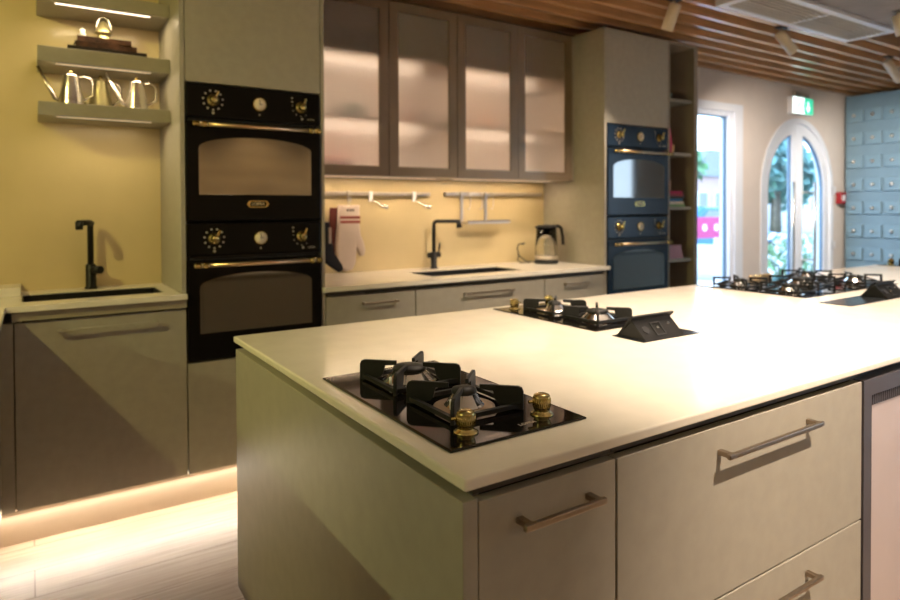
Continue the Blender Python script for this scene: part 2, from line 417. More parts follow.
# ------------------------------------------------------------------ ovens
def make_oven(body, glass):
    W = .592; H = .590; x0 = -W/2
    root = thing('built_in_oven', '', 'oven')
    MB().box(x0+.01, -x0-.01, .012, .54, .005, H-.005).build('body', 'black', root)
    cp = MB().box(x0, -x0, -.004, .02, .445, H, .008, 3).build('control_panel', body, root)
    dr = MB().box(x0, -x0, -.008, .02, .004, .432, .006, 3).build('door', body, root)
    ax = W/2*.84
    pts = [(-ax, .118), (ax, .118)]+[(ax*math.cos(PI*i/20), .318+.052*math.sin(PI*i/20)) for i in range(21)]
    MB().prism(pts, -.0095, -.006, bev=.001, seg=1).build('window', glass, dr)
    hb = MB().cyl((-.255, -.055, .412), (.255, -.055, .412), .0085)
    hb.build('handle', 'pale_brass', dr)
    for s in (-1, 1):
        fe = MB()
        fe.lathe([(.009, -.012), (.013, -.008), (.013, .008), (.009, .012)], (s*.232, -.055, .412), (1, 0, 0), 16)
        fe.lathe([(.010, 0), (.013, .004), (.009, .012), (.012, .020), (.006, .026), (0, .027)], (s*.255, -.055, .412), (s, 0, 0), 16)
        fe.cyl((s*.232, -.055, .412), (s*.232, -.008, .412), .008)
        fe.build('handle_mount', 'brass', dr)
    bd = MB().ring([(-.05, .078), (-.038, .063), (.038, .063), (.05, .078), (.038, .093), (-.038, .093)], [(-.037, .078), (-.033, .067), (.033, .067), (.037, .078), (.033, .089), (-.033, .089)], -.013, -.008).build('badge', 'brass', dr)
    text_obj('badge_lettering', 'LOFRA', .0195, Matrix.Translation((0, -.0095, .0785)) @ FRONT, 'badge_print', bd, .001)
    for kx, kind in ((-.187, 0), (.203, 1)):
        kn = MB().lathe([(.026, 0), (.026, .004), (.016, .006), (.015, .022), (.018, .026), (.012, .034), (0, .035)], (kx, -.004, .522), (0, -1, 0), 20)
        kn.mx = Matrix.Translation((kx, -.030, .522)) @ Matrix.Rotation(.45 if kind == 0 else .35, 4, 'Y')
        kn.box(-.005, .005, -.006, .006, .0, .040, .002); kn.mx = Matrix.Identity(4)
        kn.build('knob', 'brass', cp)
        tk = MB()
        for i in range(11):
            a = PI*.5+2*PI*(i+.5)/11
            if kind == 1 and not (PI*.9 < a % (2*PI) < PI*1.7): continue
            r = .0045 if kind == 0 else .0025
            tk.cyl((kx+.041*math.cos(a), -.0055, .522+.041*math.sin(a)), (kx+.041*math.cos(a), -.0035, .522+.041*math.sin(a)), r, seg=8)
        if kind == 0: tk.cyl((kx, -.0055, .468), (kx, -.0035, .468), .006, seg=10)
        else:
            tk.cyl((kx+.005, -.0055, .469), (kx+.005, -.0035, .469), .005, seg=10)
            tk.cyl((kx-.042, -.0055, .562), (kx-.042, -.0035, .562), .004, seg=10); tk.cyl((kx-.042, -.0055, .545), (kx-.042, -.0035, .545), .004, seg=10)
        tk.build('dial_marks', 'print', cp)
    text_obj('panel_lettering', 'LOFRA', .011, Matrix.Translation((.250, -.0042, .469)) @ FRONT, 'print', cp)
    ck = MB().lathe([(.030, 0), (.031, .006), (.028, .009), (.026, .008)], (.012, -.003, .520), (0, -1, 0), 28, cap=False).build('clock_rim', 'brass', cp)
    MB().lathe([(.0265, .0), (.0265, .007), (0, .007)], (.012, -.003, .520), (0, -1, 0), 28).build('clock_face', 'dial', ck)
    MB().box(.0105, .0135, -.0112, -.0098, .517, .540).box(.010, .024, -.0112, -.0098, .5185, .5215).build('clock_hand', 'ink', ck)
    bt = MB().cyl((.012, -.006, .474), (.012, -.003, .474), .004, seg=10).build('clock_button', 'print', cp)
    return root
ovB = make_oven('black_enamel', 'oven_glass')
OX1, OX2 = .848, 3.362
ovB.location = (OX1, YF, 1.205); ovB['label'] = 'upper black oven with brass bar in the left oven tower'; ovB['group'] = 'built-in ovens'
dup(ovB, (OX1, YF, .613), 'lower black oven in the left tower behind the island corner')
ovN = make_oven('navy_enamel', 'navy_glass')
ovN.location = (OX2, YF, 1.205); ovN['label'] = 'upper navy oven in the right tower reflecting the daylight'; ovN['group'] = 'built-in ovens'
dup(ovN, (OX2, YF, .613), 'lower navy oven in the right tower, its base hidden by the island')

def tower(cx, label, sides):
    o = (cx, YF, 0); x0, x1 = cx-.300, cx+.300
    r = thing('oven_tower', label, 'cabinet', o)
    b = MB(o)
    for s in sides: b.box(s[0], s[1], YF-.0+s[2], YW-.001, .14 if not s[3] else s[3], 2.40, .001)
    b.build('side_panel', 'cab', r)
    MB(o).box(x0+.001, x1-.001, YF+.575, YW-.003, .14, 2.399).build('back_panel', 'cab_in', r)
    MB(o).box(x0+.001, x1-.001, YF+.021, YF+.57, 2.38, 2.399).build('top_panel', 'cab', r)
    MB(o).box(x0+.001, x1-.001, YF+.021, YF+.57, 1.797, 1.812).build('oven_shelf', 'cab_in', r)
    MB(o).box(x0+.001, x1-.001, YF+.021, YF+.57, .595, .612).build('oven_shelf', 'cab_in', r)
    MB(o).box(x0+.002, x1-.002, YF, YF+.02, 1.800, 2.398, .0015).build('top_door', 'cab', r)
    MB(o).box(x0+.002, x1-.002, YF, YF+.02, .142, .608, .0015).build('bottom_drawer', 'cab', r)
    return r
tower(OX1, 'tall olive cabinet at the left holding the two black ovens', [(.528, .547, -.0, ZL+.0005), (1.149, 1.166, -.0, None)])
tower(OX2, 'tall olive cabinet at the right holding the two navy ovens', [(3.043, 3.061, -.0, None), (3.662, 3.668, .0, None)])

# ------------------------------------------------------------------ left alcove

sp = MB((-.2, YA, ZL)).box(-2.2, .527, YA, YW-.001, ZL, 2.44).build('backsplash', 'splash')
tag(sp, 'tall yellow cream stone backsplash behind the left sink and shelves', 'backsplash')
wt = MB((.2, YF, ZL-.022))
SX0, SX1, SY0, SY1 = -.03, .475, 2.945, 3.20
z0, z1 = ZL-.022, ZL
wt.box(-.08, .546, YF-.03, YF-.001, z0, z1).box(-.08, .527, YF-.001, SY0, z0, z1).box(SX1, .527, SY0, SY1, z0, z1).box(-.08, SX0, SY0, SY1, z0, z1).box(-.08, .527, SY1, YW-.001, z0, z1)
wt.box(-.70, -.08, 1.0, YW-.001, z0, z1)
tag(wt.build('worktop', 'quartz'), 'cream stone corner worktop around the left black sink', 'worktop')
def sink(x0, x1, y0, y1, z, label):
    r = thing('sink', label, 'sink', ((x0+x1)/2, (y0+y1)/2, z))
    o = ((x0+x1)/2, (y0+y1)/2, z); t = .004; d = .17
    b = MB(o); zz = z-.0005
    b.box(x0, x0+t, y0, y1, z-d, zz).box(x1-t, x1, y0, y1, z-d, zz).box(x0, x1, y0, y0+t, z-d, zz).box(x0, x1, y1-t, y1, z-d, zz).box(x0, x1, y0, y1, z-d-t, z-d)
    b.build('basin', 'black', r)
    MB(o).lathe([(.045, 0), (.045, .003), (.035, .004), (0, .002)], ((x0+x1)/2, (y0+y1)/2, z-d), seg=20).build('drain', 'chrome', r)
sink(SX0+.0005, SX1-.0005, SY0+.0005, SY1-.0005, ZL-.004, 'black sink sunk in the left corner worktop')
# faucet
f1 = thing('faucet', 'matt black mixer tap behind the left sink', 'faucet', (.226, 3.28, ZL))
o = (.226, 3.28, ZL)
MB(o).lathe([(.026, 0), (.026, .006), (.021, .010), (.021, .105), (.016, .110)], o, seg=20).build('base', 'black', f1)
MB(o).tube([(.226, 3.28, ZL+.10), (.226, 3.28, ZL+.282), (.230, 3.273, ZL+.292), (.222, 3.255, ZL+.296), (.172, 3.145, ZL+.296)], .013).cyl((.176, 3.155, ZL+.300), (.176, 3.155, ZL+.268), .015).build('spout', 'black', f1)
kn = MB(o).cyl((.226, 3.28, ZL+.085), (.262, 3.235, ZL+.085), .017)
kn.build('lever_knob', 'black', f1)
# raised ledge on the worktop in the corner
tag(MB((-.3, 3.3, ZL)).box(-.70, -.035, 3.15, YA-.001, ZL, ZL+.035, .002).build('stone_ledge', 'quartz'), 'raised cream stone ledge on the worktop left of the black sink', 'ledge')
# sink cabinet below
o = (.24, YF, 0)
sc_ = thing('sink_cabinet', 'olive cabinet under the left black sink with one wide front', 'cabinet', o)
MB(o).box(-.060, .526, YF+.045, YF+.055, .845, ZL-.023).build('grip_channel', 'channel', sc_)
MB(o).box(-.058, -.042, YF+.02, YW-.02, .142, ZL-.023).box(.508, .524, YF+.021, YW-.02, .142, ZL-.023).box(-.042, .508, YF+.021, YW-.02, .142, .16).build('body', 'cab_in', sc_)
front('door', -.053, .5455, .142, .842, sc_, o, hw=.355, hz=(.256, .803), hm='cab')
MB(o).box(-.060, .5455, YF-.012, YF+.018, .850, ZL-.0225).build('top_rail', 'channel', sc_)
fp = MB((-.08, YF, 0)).box(-.10, -.057, YF, YF+.018, .142, .842).build('corner_filler', 'cab')
tag(fp, 'narrow olive filler strip in the corner left of the sink cabinet', 'panel')
o = (-.4, 2, 0)
lr = thing('corner_cabinet', 'olive cabinet run at the far left edge under the corner worktop', 'cabinet', o)
MB(o).box(-.68, -.12, 1.03, YW-.02, .142, ZL-.023).build('body', 'cab', lr)
for a in (1.04, 1.64, 2.24): MB(o).box(-.12, -.101, a, a+.595, .142, .842, .0015).build('door', 'cab', lr)
# plinths with LED strip above
def plinth(label, x0, x1, y, org, ledlen=True):
    r = thing('plinth', label, 'plinth', org)
    MB(org).box(x0, x1, y, y+.016, 0, .141).build('board', 'plinth', r)
    MB(org).box(x0+.02, x1-.02, y-.018, y-.006, .134, .1405).build('led_strip', 'led_floor', r)
plinth('lit plinth board under the left sink cabinet and oven tower', -.15, 1.166, YF+.05, (.5, YF+.05, 0))
plinth('plinth board under the sink cabinets in the middle of the back wall', 1.168, 3.06, YF+.05, (2.1, YF+.05, 0))
plinth('plinth board under the right oven tower and bookcase', 3.062, 3.97, YF+.05, (3.5, YF+.05, 0))
tag(MB((-.15, 2, 0)).box(-.166, -.150, 1.05, YF+.066, 0, .141).build('plinth', 'plinth'), 'plinth board under the cabinet run at the far left edge', 'plinth')

# shelves with LED
def shelf(z0, z1, label, led):
    o = (.28, 3.2, z0)
    r = thing('floating_shelf', label, 'shelf', o, 0, 'olive floating shelves above the left sink')
    MB(o).box(.034, .527, 3.06, YA-.001, z0, z1, .002).build('board', 'cab', r)
    MB(o).box(.097, .453, 3.088, 3.096, z0-.002, z0+.003).build('led_strip', led, r)
shelf(1.645, 1.700, 'lowest olive floating shelf carrying the three metal pots', 'led_dim')
shelf(1.862, 1.924, 'middle olive floating shelf carrying the stacked books', 'led_dim')
shelf(2.108, 2.165, 'topmost olive floating shelf with a bright light strip underneath', 'led')

# long-spouted pots
def pot(body, h, rb, rt, spout, hand):
    r = thing('coffee_pot', '', 'pot', (0, 0, 0), 0, 'long-spouted metal pots on the lowest shelf')
    MB().lathe([(rb, 0), (rb, .004), (rb*.97, .02), (rt, h*.86), (rt*1.04, h*.88), (rt*.9, h*.93), (rt*.3, h*.97)], seg=24).build('body', body, r)
    MB().lathe([(.004, h*.95), (.004, h*.98), (.008, h*1.0), (.007, h*1.05), (0, h*1.08)], seg=14).build('lid_knob', 'brass', r)
    s = MB().tube([(-rb*.8, 0, h*.14), (-rb-.008, 0, h*.18), (-spout[0], -.0, spout[1])], .0095, r1=.0065)
    s.build('spout', body, r)
    MB().tube([(rt*.8, 0, h*.82), (rt+.02, 0, h*.90), (rt+.045, 0, h*.84), (rt+.052, 0, h*.66), (rb+.03, 0, h*.35), (rb*.9, 0, h*.18)], .0045).build('handle', hand, r)
    return r
zs = 1.7005
p1 = pot('pewter', .140, .050, .028, (.118, .152), 'pewter'); p1.location = (.152, 3.14, zs); p1['label'] = 'leftmost pewter pot, its long spout reaching the shelf end'
p2 = pot('oldbrass', .144, .050, .026, (.108, .13), 'pewter'); p2.location = (.270, 3.235, zs); p2['label'] = 'olive brass pot between two pewter pots on the shelf'
p3 = pot('pewter', .136, .048, .028, (.118, .150), 'pewter'); p3.location = (.402, 3.14, zs); p3['label'] = 'rightmost pewter pot on the lowest shelf near the tower'
# books and ornament
def book(x0, x1, y0, y1, z, h, cov, label, group, rz=0, name='book'):
    c = ((x0+x1)/2, (y0+y1)/2, z)
    r = thing(name, label, 'book', c, rz, group)
    a, b_ = (x1-x0)/2, (y1-y0)/2
    MB().box(-a, a, -b_, b_, 0, .003, .0008).box(-a, a, -b_, b_, h-.003, h, .0008).box(-a, a, -b_, -b_+.003, 0, h, .0008).build('cover', cov, r)
    MB().box(-a+.004, a-.004, -b_+.0035, b_-.004, .0035, h-.0035).build('pages', 'paper', r)
g = 'books stacked on the middle shelf'
book(.140, .440, 3.10, 3.31, 1.925, .022, 'darkcover', 'black book at the bottom of the shelf stack', g)
book(.165, .400, 3.11, 3.29, 1.9475, .024, 'browncover', 'brown patterned book in the middle of the shelf stack', g, .03)
book(.180, .385, 3.115, 3.29, 1.972, .024, 'browncover', 'uppermost brown book under the green ornament', g, -.05)
orn = thing('brass_ornament', 'small green brass cone with an arched handle on the books', 'ornament', (.280, 3.18, 1.9965))
MB().lathe([(.034, 0), (.034, .005), (.027, .014), (.023, .028), (.035, .031), (.035, .036), (.030, .044), (.013, .082), (0, .088)], seg=20).build('body', 'oldbrass', orn)
MB().tube([(-.031, 0, .034), (-.027, 0, .060)]+[(-.022*math.cos(PI*i/12), 0, .080+.022*math.sin(PI*i/12)) for i in range(13)]+[(.027, 0, .060), (.031, 0, .034)], .0045).build('handle', 'pewter', orn)
cr = thing('crystal_ornament', 'tiny pale crystal piece at the left end of the books', 'ornament', (.197, 3.14, 1.9965))
MB().lathe([(.010, 0), (.014, .008), (.008, .020), (.011, .028), (0, .036)], seg=10).build('body', 'white', cr)

# ------------------------------------------------------------------ back run: worktop, sink, cabinets
bs = MB((2.1, YW-.012, ZT)).box(1.167, 3.042, YW-.012, YW-.001, ZT, 1.436).build('backsplash', 'splash')
tag(bs, 'cream stone backsplash under the frosted glass wall cabinets', 'backsplash')
S2 = (1.82, 2.47, 2.955, 3.235)
wt = MB((2.1, YF, ZT-.022)); z0, z1 = ZT-.022, ZT
wt.box(1.151, 3.062, YF-.03, YF-.001, z0, z1).box(1.167, 3.042, YF-.001, S2[2], z0, z1).box(1.167, S2[0], S2[2], S2[3], z0, z1).box(S2[1], 3.042, S2[2], S2[3], z0, z1).box(1.167, 3.042, S2[3], YW-.001, z0, z1)
tag(wt.build('worktop', 'quartz'), 'cream stone worktop between the two oven towers', 'worktop')
sink(S2[0]+.0005, S2[1]-.0005, S2[2]+.0005, S2[3]-.0005, ZT-.004, 'black sink in the worktop below the hanging rails')
def base_unit(x0, x1, label, hc, hw, fronts):
    o = ((x0+x1)/2, YF, 0)
    r = thing('base_cabinet', label, 'cabinet', o, 0, 'olive base cabinets between the oven towers')
    MB(o).box(x0+.001, x0+.017, YF+.021, YW-.02, .142, ZT-.023).box(x1-.017, x1-.001, YF+.021, YW-.02, .142, ZT-.023).box(x0+.017, x1-.017, YF+.021, YW-.02, .142, .16).build('body', 'cab_in', r)
    MB(o).box(x0+.001, x1-.001, YF+.01, YF+.02, .845, ZT-.0225).build('grip_channel', 'shade_gap', r)
    for i, (a, b) in enumerate(fronts):
        front('drawer', x0+.0015, x1-.0015, a, b, r, o, hw=hw, hz=(hc, b-.043))
base_unit(1.168, 1.659, 'olive drawer unit beside the left ovens, left of the tap', 1.45, .20, [(.142, .49), (.494, .84)])
base_unit(1.661, 2.539, 'wide olive cabinet under the middle sink', 2.124, .345, [(.142, .49), (.494, .84)])
base_unit(2.541, 3.042, 'olive drawer unit under the kettle beside the navy ovens', 2.787, .20, [(.142, .49), (.494, .84)])
# faucet
f2 = thing('faucet', 'matt black angled tap behind the middle sink', 'faucet', (2.075, 3.345, ZT))
o = (2.075, 3.345, ZT)
MB(o).lathe([(.026, 0), (.026, .006), (.020, .010), (.020, .10), (.013, .104)], o, seg=20).build('base', 'black', f2)
pp = [(2.075, 3.345, ZT+.09), (2.075, 3.345, ZT+.270), (2.078, 3.341, ZT+.284), (2.088, 3.331, ZT+.290), (2.19, 3.225, ZT+.290)]
MB(o).tube(pp, .012).cyl((2.182, 3.233, ZT+.292), (2.186, 3.229, ZT+.250), .014, .018).build('spout', 'black', f2)
MB(o).cyl((2.035, 3.345, ZT+.082), (2.115, 3.345, ZT+.082), .017).cyl((2.105, 3.345, ZT+.09), (2.112, 3.335, ZT+.155), .005).build('lever', 'black', f2)
# kettle
kx, ky = 2.88, 3.22
kt = thing('kettle', 'glass electric kettle with black handle on the worktop', 'kettle', (kx, ky, ZT)); o = (kx, ky, ZT)
MB(o).lathe([(.080, 0), (.082, .004), (.080, .020), (.070, .024)], o, seg=28).build('base', 'black', kt)
MB(o).lathe([(.076, .025), (.077, .045), (.0755, .05)], o, seg=28).build('heater_band', 'steel', kt)
MB(o).lathe([(.075, .05), (.0745, .10), (.066, .235), (.064, .235), (.0725, .10), (.073, .052), (0, .052)], o, seg=28).build('jug', 'glass', kt)
MB(o).lathe([(.068, .234), (.069, .246), (.055, .256), (0, .258)], o, seg=28).box(kx-.09, kx-.055, ky-.014, ky+.014, ZT+.236, ZT+.248, .003).build('lid', 'black', kt)
MB(o).tube([(kx+.055, ky, ZT+.246), (kx+.10, ky-.01, ZT+.246), (kx+.118, ky-.015, ZT+.232), (kx+.130, ky-.018, ZT+.17), (kx+.133, ky-.018, ZT+.12)], .011).tube([(kx+.072, ky, ZT+.235), (kx+.080, ky, ZT+.12), (kx+.083, ky, ZT+.03)], .007).build('handle', 'black', kt)
MB(o).tube([(kx-.06, ky+.055, ZT+.008), (kx-.10, ky+.09, ZT+.012), (kx-.145, ky+.11, ZT+.05), (kx-.155, ky+.115, ZT+.10), (kx-.14, ky+.12, ZT+.125), (kx-.07, ky+.14, ZT+.13), (kx-.05, ky+.18, ZT+.12), (kx-.05, ky+.206, ZT+.12)], .0035).tube([(kx-.15, ky+.11, ZT+.055), (kx-.165, ky+.10, ZT+.02), (kx-.15, ky+.09, ZT+.004), (kx-.09, ky+.06, ZT+.004)], .003).build('cord', 'black', kt)

# rails under the wall cabinets
def rail(x0, x1, z, label):
    o = ((x0+x1)/2, YW-.03, z)
    return tag(MB(o).box(x0, x1, YW-.040, YW-.0125, z-.010, z+.012, .002).build('wall_rail', 'steel'), label, 'rail', 'metal hanging rails on the backsplash')
ZR = 1.345
rail(1.20, 2.085, ZR, 'left metal rail on the backsplash holding the oven mitts')
rail(2.20, 3.0, ZR+.004, 'right metal rail on the backsplash above the tap')
def hook(x, label, grip=False):
    o = (x, YW-.045, ZR); yy = YW-.045
    r = thing('rail_hook', label, 'hook', o, 0, 'hooks on the metal rails')
    MB(o).box(x-.012, x+.012, yy-.006, yy+.004, ZR-.045, ZR+.016, .002).build('clip', 'white' if grip else 'steel', r)
    t = MB(o)
    if grip:
        t.tube([(x+.004, yy-.005, ZR-.035), (x+.03, yy-.03, ZR-.055), (x+.055, yy-.04, ZR-.075)], .005).cyl((x+.045, yy-.038, ZR-.070), (x+.085, yy-.055, ZR-.082), .013, .011)
        t.build('peg', 'chrome', r)
    else:
        t.tube([(x, yy-.004, ZR-.03), (x, yy-.006, ZR-.065), (x, yy-.018, ZR-.078), (x, yy-.03, ZR-.068)], .003).build('peg', 'chrome', r)
hook(1.535, 'hook on the left rail carrying the cream oven mitt')
hook(1.672, 'clip on the left rail with a shiny peg beside the cream mitt', True)
hook(1.965, 'clip on the left rail with a shiny peg near the tap', True)
# oven mitts
def mitt_outline():
    return [(-.062, 0), (.062, 0), (.060, -.10), (.068, -.17), (.088, -.215), (.098, -.26), (.090, -.292), (.070, -.295), (.052, -.265), (.042, -.235), (.040, -.27), (.036, -.33), (.015, -.368), (-.02, -.378), (-.058, -.36), (-.078, -.31), (-.080, -.22), (-.070, -.12)]
M['maroon'] = mat('maroon_cotton', (.10, .02, .015), .85)
mt = thing('oven_mitt', 'cream oven mitt with two red stripes hanging from the rail', 'oven mitt', (1.527, YW-.055, ZR-.065))
MB().prism(mitt_outline(), -.022, .022, bev=.012, seg=3).build('glove', 'cloth', mt, True)
for a in (-.062, -.088): MB().box(-.0625, .0635, -.0235, .0235, a-.016, a, .004).build('stripe', 'stripe', mt)
MB().tube([(0, -.0, -.004), (-.006, 0, .008), (0, -.0, .014), (.006, 0, .008), (.002, 0, -.004)], .0025).build('hanging_loop', 'cloth', mt)
MB().box(-.022, -.012, -.0245, -.021, -.036, -.022).box(-.004, .006, -.0245, -.021, -.036, -.022).box(.012, .022, -.0245, -.021, -.036, -.022).build('printed_mark', 'ink', mt)
mt.rotation_euler = (0, 0, 0)
m2 = thing('oven_mitt', 'dark red oven mitt hanging half hidden behind the cream one', 'oven mitt', (1.475, YW-.026, ZR-.08))
MB().prism([(x*.8, z*.72) for x, z in mitt_outline()], -.008, .009, bev=.005, seg=2).build('glove', 'maroon', m2, True)
g2 = thing('oven_glove', 'navy blue oven glove hanging beside the left black ovens', 'oven mitt', (1.315, 3.22, 1.19))
MB().prism([(-.03, .0), (.022, .0), (.035, -.10), (.050, -.17), (.095, -.235), (.10, -.262), (.075, -.272), (.04, -.25), (.0, -.22), (-.03, -.14)], -.02, .02, bev=.012, seg=3).build('glove', 'navy_cloth', g2, True)
MB().box(.012, .026, -.024, -.018, -.115, -.03, .002).build('white_tab', 'cloth', g2)
MB().tube([(-.145, .10, -.005), (-.08, .04, .005), (-.02, .0, .0)], .004).build('hanging_strap', 'navy_cloth', g2)
# little hanging shelf with hooks
hs = thing('rail_shelf', 'small metal shelf hanging from the right rail above the tap', 'shelf', (2.45, YW-.05, 1.17)); o = (2.45, YW-.05, 1.17)
for x in (2.315, 2.505): MB(o).box(x-.010, x+.010, YW-.052, YW-.0425, 1.17, ZR+.018, .001).build('bracket', 'steel', hs)
MB(o).box(2.29, 2.63, YW-.15, YW-.042, 1.160, 1.172, .001).build('tray', 'steel', hs)
MB(o).box(2.29, 2.63, YW-.152, YW-.148, 1.172, 1.182, .001).build('lip', 'bronze', hs)
for x, lb in ((2.37, 'left wire hook on the right rail'), (2.465, 'middle wire hook on the right rail'), (2.555, 'right wire hook on the right rail')):
    oo = (x, YW-.045, ZR)
    tag(MB(oo).tube([(x-.01, YW-.0425, ZR+.014), (x+.004, YW-.050, ZR+.010), (x+.010, YW-.055, ZR-.03), (x+.008, YW-.055, ZR-.07), (x-.006, YW-.060, ZR-.095), (x-.02, YW-.065, ZR-.088)], .0028).build('wire_hook', 'steel'), lb, 'hook', 'hooks on the metal rails')

# ------------------------------------------------------------------ frosted wall cabinets
YU = 3.13; ZU0, ZU1 = 1.438, 2.40
def wall_cab(x0, x1, doors, label, led):
    o = ((x0+x1)/2, YU, ZU0)
    r = thing('wall_cabinet', label, 'cabinet', o, 0, 'wall cabinets with frosted glass doors')
    b = MB(o); t = .018; y0 = YU+.022; y1 = YW-.002
    b.box(x0, x0+t, y0, y1, ZU0, ZU1).box(x1-t, x1, y0, y1, ZU0, ZU1).box(x0+t, x1-t, y0, y1, ZU0, ZU0+t).box(x0+t, x1-t, y0, y1, ZU1-t, ZU1).box(x0+t, x1-t, y1-.008, y1, ZU0+t, ZU1-t)
    b.build('body', mat('cabinet_lining', (.50, .43, .38), .5), r)
    MB(o).box(x0+.06, x1-.06, YU+.14, YU+.155, ZU0-.003, ZU0).build('under_light', 'led_dim', r)
    for z in (1.742, 2.098):
        s = MB(o).box(x0+t, x1-t, y0+.02, y1-.009, z, z+.018).build('shelf', mat('shelf_board', (.35, .28, .22), .5), r)
        MB(o).box(led[0], led[1], y0+.115, y0+.130, z-.006, z-.0005).build('led_strip', 'led', s)
    for a, c, f0, f1 in doors:
        d = MB(o).ring(rect(a, c, ZU0, ZU1), rect(f0, f1, ZU0+.048, ZU1-.048), YU, YU+.020).build('door', 'taupe', r)
        MB(o).ring(rect(f0, f1, ZU0+.048, ZU1-.048), rect(f0+.006, f1-.006, ZU0+.054, ZU1-.054), YU+.003, YU+.016).build('glazing_bead', 'bronze', d)
        MB(o).box(f0+.002, f1-.002, YU+.007, YU+.012, ZU0+.050, ZU1-.050).build('pane', 'frost', d)
wall_cab(1.170, 2.108, [(1.172, 1.655, 1.226, 1.602), (1.658, 2.106, 1.712, 2.054)], 'wall cabinet with two frosted glass doors next to the left tower', (1.20, 1.93))
wall_cab(2.110, 3.030, [(2.112, 2.566, 2.165, 2.510), (2.569, 3.028, 2.622, 2.972)], 'wall cabinet with two frosted glass doors next to the right tower', (2.15, 2.80))
tag(MB((3.036, YU, ZU0)).box(3.0305, 3.042, YU, YW-.002, ZU0, ZU1).build('end_panel', 'cab'), 'slim olive end panel right of the frosted wall cabinets', 'panel')
# crockery behind the frosted doors
def bowl(m, r_, h): return MB().lathe([(r_*.45, 0), (r_*.5, .004), (r_*.9, h*.6), (r_, h), (r_*.95, h), (r_*.8, h*.55), (0, .008)], seg=20).build('bowl', m)
def cup(m, r_, h): return MB().lathe([(r_*.85, 0), (r_*.9, .003), (r_, h), (r_*.93, h), (r_*.82, .006), (0, .006)], seg=18).build('cup', m)
for fn, m, r_, h, x, z, lb in (
    (bowl, 'teal', .085, .06, 1.52, 2.117, 'dark bowl on the top shelf behind the first frosted door'),
    (bowl, 'teal', .09, .065, 1.50, 1.761, 'dark bowl on the middle shelf behind the first frosted door'),
    (bowl, 'teal', .08, .07, 1.83, 2.117, 'dark bowl on the top shelf behind the second frosted door'),
    (bowl, 'stripe', .09, .05, 1.90, 1.761, 'red bowl on the middle shelf behind the second frosted door'),
    (cup, 'white', .04, .09, 1.33, 1.761, 'pale cup on the middle shelf behind the first frosted door'),
    (bowl, 'red', .06, .10, 2.24, 2.117, 'red bowl on the top shelf behind the third frosted door'),
    (bowl, 'red', .07, .09, 2.80, 2.117, 'red bowl on the top shelf behind the fourth frosted door'),
    (cup, 'orange', .045, .08, 2.43, 1.761, 'orange cup on the middle shelf behind the third frosted door'),
    (cup, 'white', .045, .15, 2.75, 1.457, 'tall pale jug at the bottom behind the fourth frosted door'),
    (bowl, 'stripe', .10, .06, 1.40, 1.457, 'brown bowl at the bottom behind the first frosted door'),
    (bowl, 'white', .10, .06, 1.86, 1.457, 'pale bowl at the bottom behind the second frosted door'),
    (cup, 'steel', .03, .18, 2.28, 1.457, 'slim dark bottle at the bottom behind the third frosted door')):
    ob = fn(m, r_, h); ob.location = (x, 3.285, z); tag(ob, lb, 'bowl' if fn is bowl else 'cup', 'crockery behind the frosted doors')

# ------------------------------------------------------------------ open bookcase at the right
o = (3.82, YF, 0)
bk = thing('open_bookcase', 'narrow open shelf tower right of the navy ovens', 'shelf', o)
b = MB(o); XA, XB = 3.669, 3.985
b.box(XA, XA+.012, YF+.0, YW-.002, .142, 2.40).box(XB-.040, XB, YF, YW-.002, .142, 2.40).box(XA+.012, XB-.04, YW-.02, YW-.002, .142, 2.40).box(XA+.012, XB-.04, YF+.005, YW-.02, 2.38, 2.40).box(XA+.012, XB-.04, YF+.005, YW-.02, .142, .16)
b.build('body', mat('bookcase_lacquer', (.25, .21, .165), .5), bk)
SZ = [2.012, 1.640, 1.262, .897, .53]
for z in SZ: MB(o).box(XA+.013, XB-.041, YF+.02, YW-.021, z-.020, z).build('shelf', 'cab', bk)
ob = bowl('teal', .045, .045); ob.location = (3.765, YF+.10, SZ[0]+.001); tag(ob, 'small dark teal bowl high in the open shelf tower', 'bowl')
bag = thing('magenta_pouch', 'magenta pouch leaning in the open shelf tower by the ovens', 'pouch', (3.700, YF+.04, SZ[1]+.001))
MB().prism([(-.012, 0), (.022, 0), (.026, .05), (.012, .12), (.004, .165), (-.008, .165), (-.014, .09)], -.03, .10, bev=.006, seg=2).build('body', 'pinkcloth', bag, True)
ob = cup('yellowcup', .036, .055); ob.location = (3.775, YF+.08, SZ[1]+.001); tag(ob, 'yellow cup beside the magenta pouch', 'cup')
cols = [('leafA', 'green'), ('dial', 'cream'), ('carblue', 'blue'), ('darkcover', 'black'), ('red', 'red'), ('pinkcloth', 'crimson')]
zz = SZ[2]+.0005
pos = ['at the bottom of', 'second from the bottom of', 'third from the bottom of', 'fourth from the bottom of', 'second from the top of', 'on top of']
for i, (cm, cn) in enumerate(cols):
    book(3.700+.006*(i % 2), 3.885-.012*(i % 3), YF+.03, YF+.19, zz, .0185, cm, f'{cn} book {pos[i]} the stack in the open shelves', 'stacked books in the open shelf tower'); zz += .0187
pt = cup('orange', .034, .072); pt.location = (3.755, YF+.09, zz); tag(pt, 'orange pot standing on the stacked books', 'pot')
bxo = thing('pink_box', 'pink cardboard box on the lower open shelf', 'box', (3.78, YF+.12, SZ[3])); o = (3.78, YF+.12, SZ[3])
MB(o).prism([(3.69, SZ[3]+.001), (3.885, SZ[3]+.001), (3.855, SZ[3]+.085), (3.69, SZ[3]+.085)], YF+.04, YF+.22, bev=.003).build('body', 'pinkbox', bxo)
MB(o).box(3.688, 3.860, YF+.036, YF+.224, SZ[3]+.085, SZ[3]+.093, .002).build('lid', 'pinkbox', bxo)
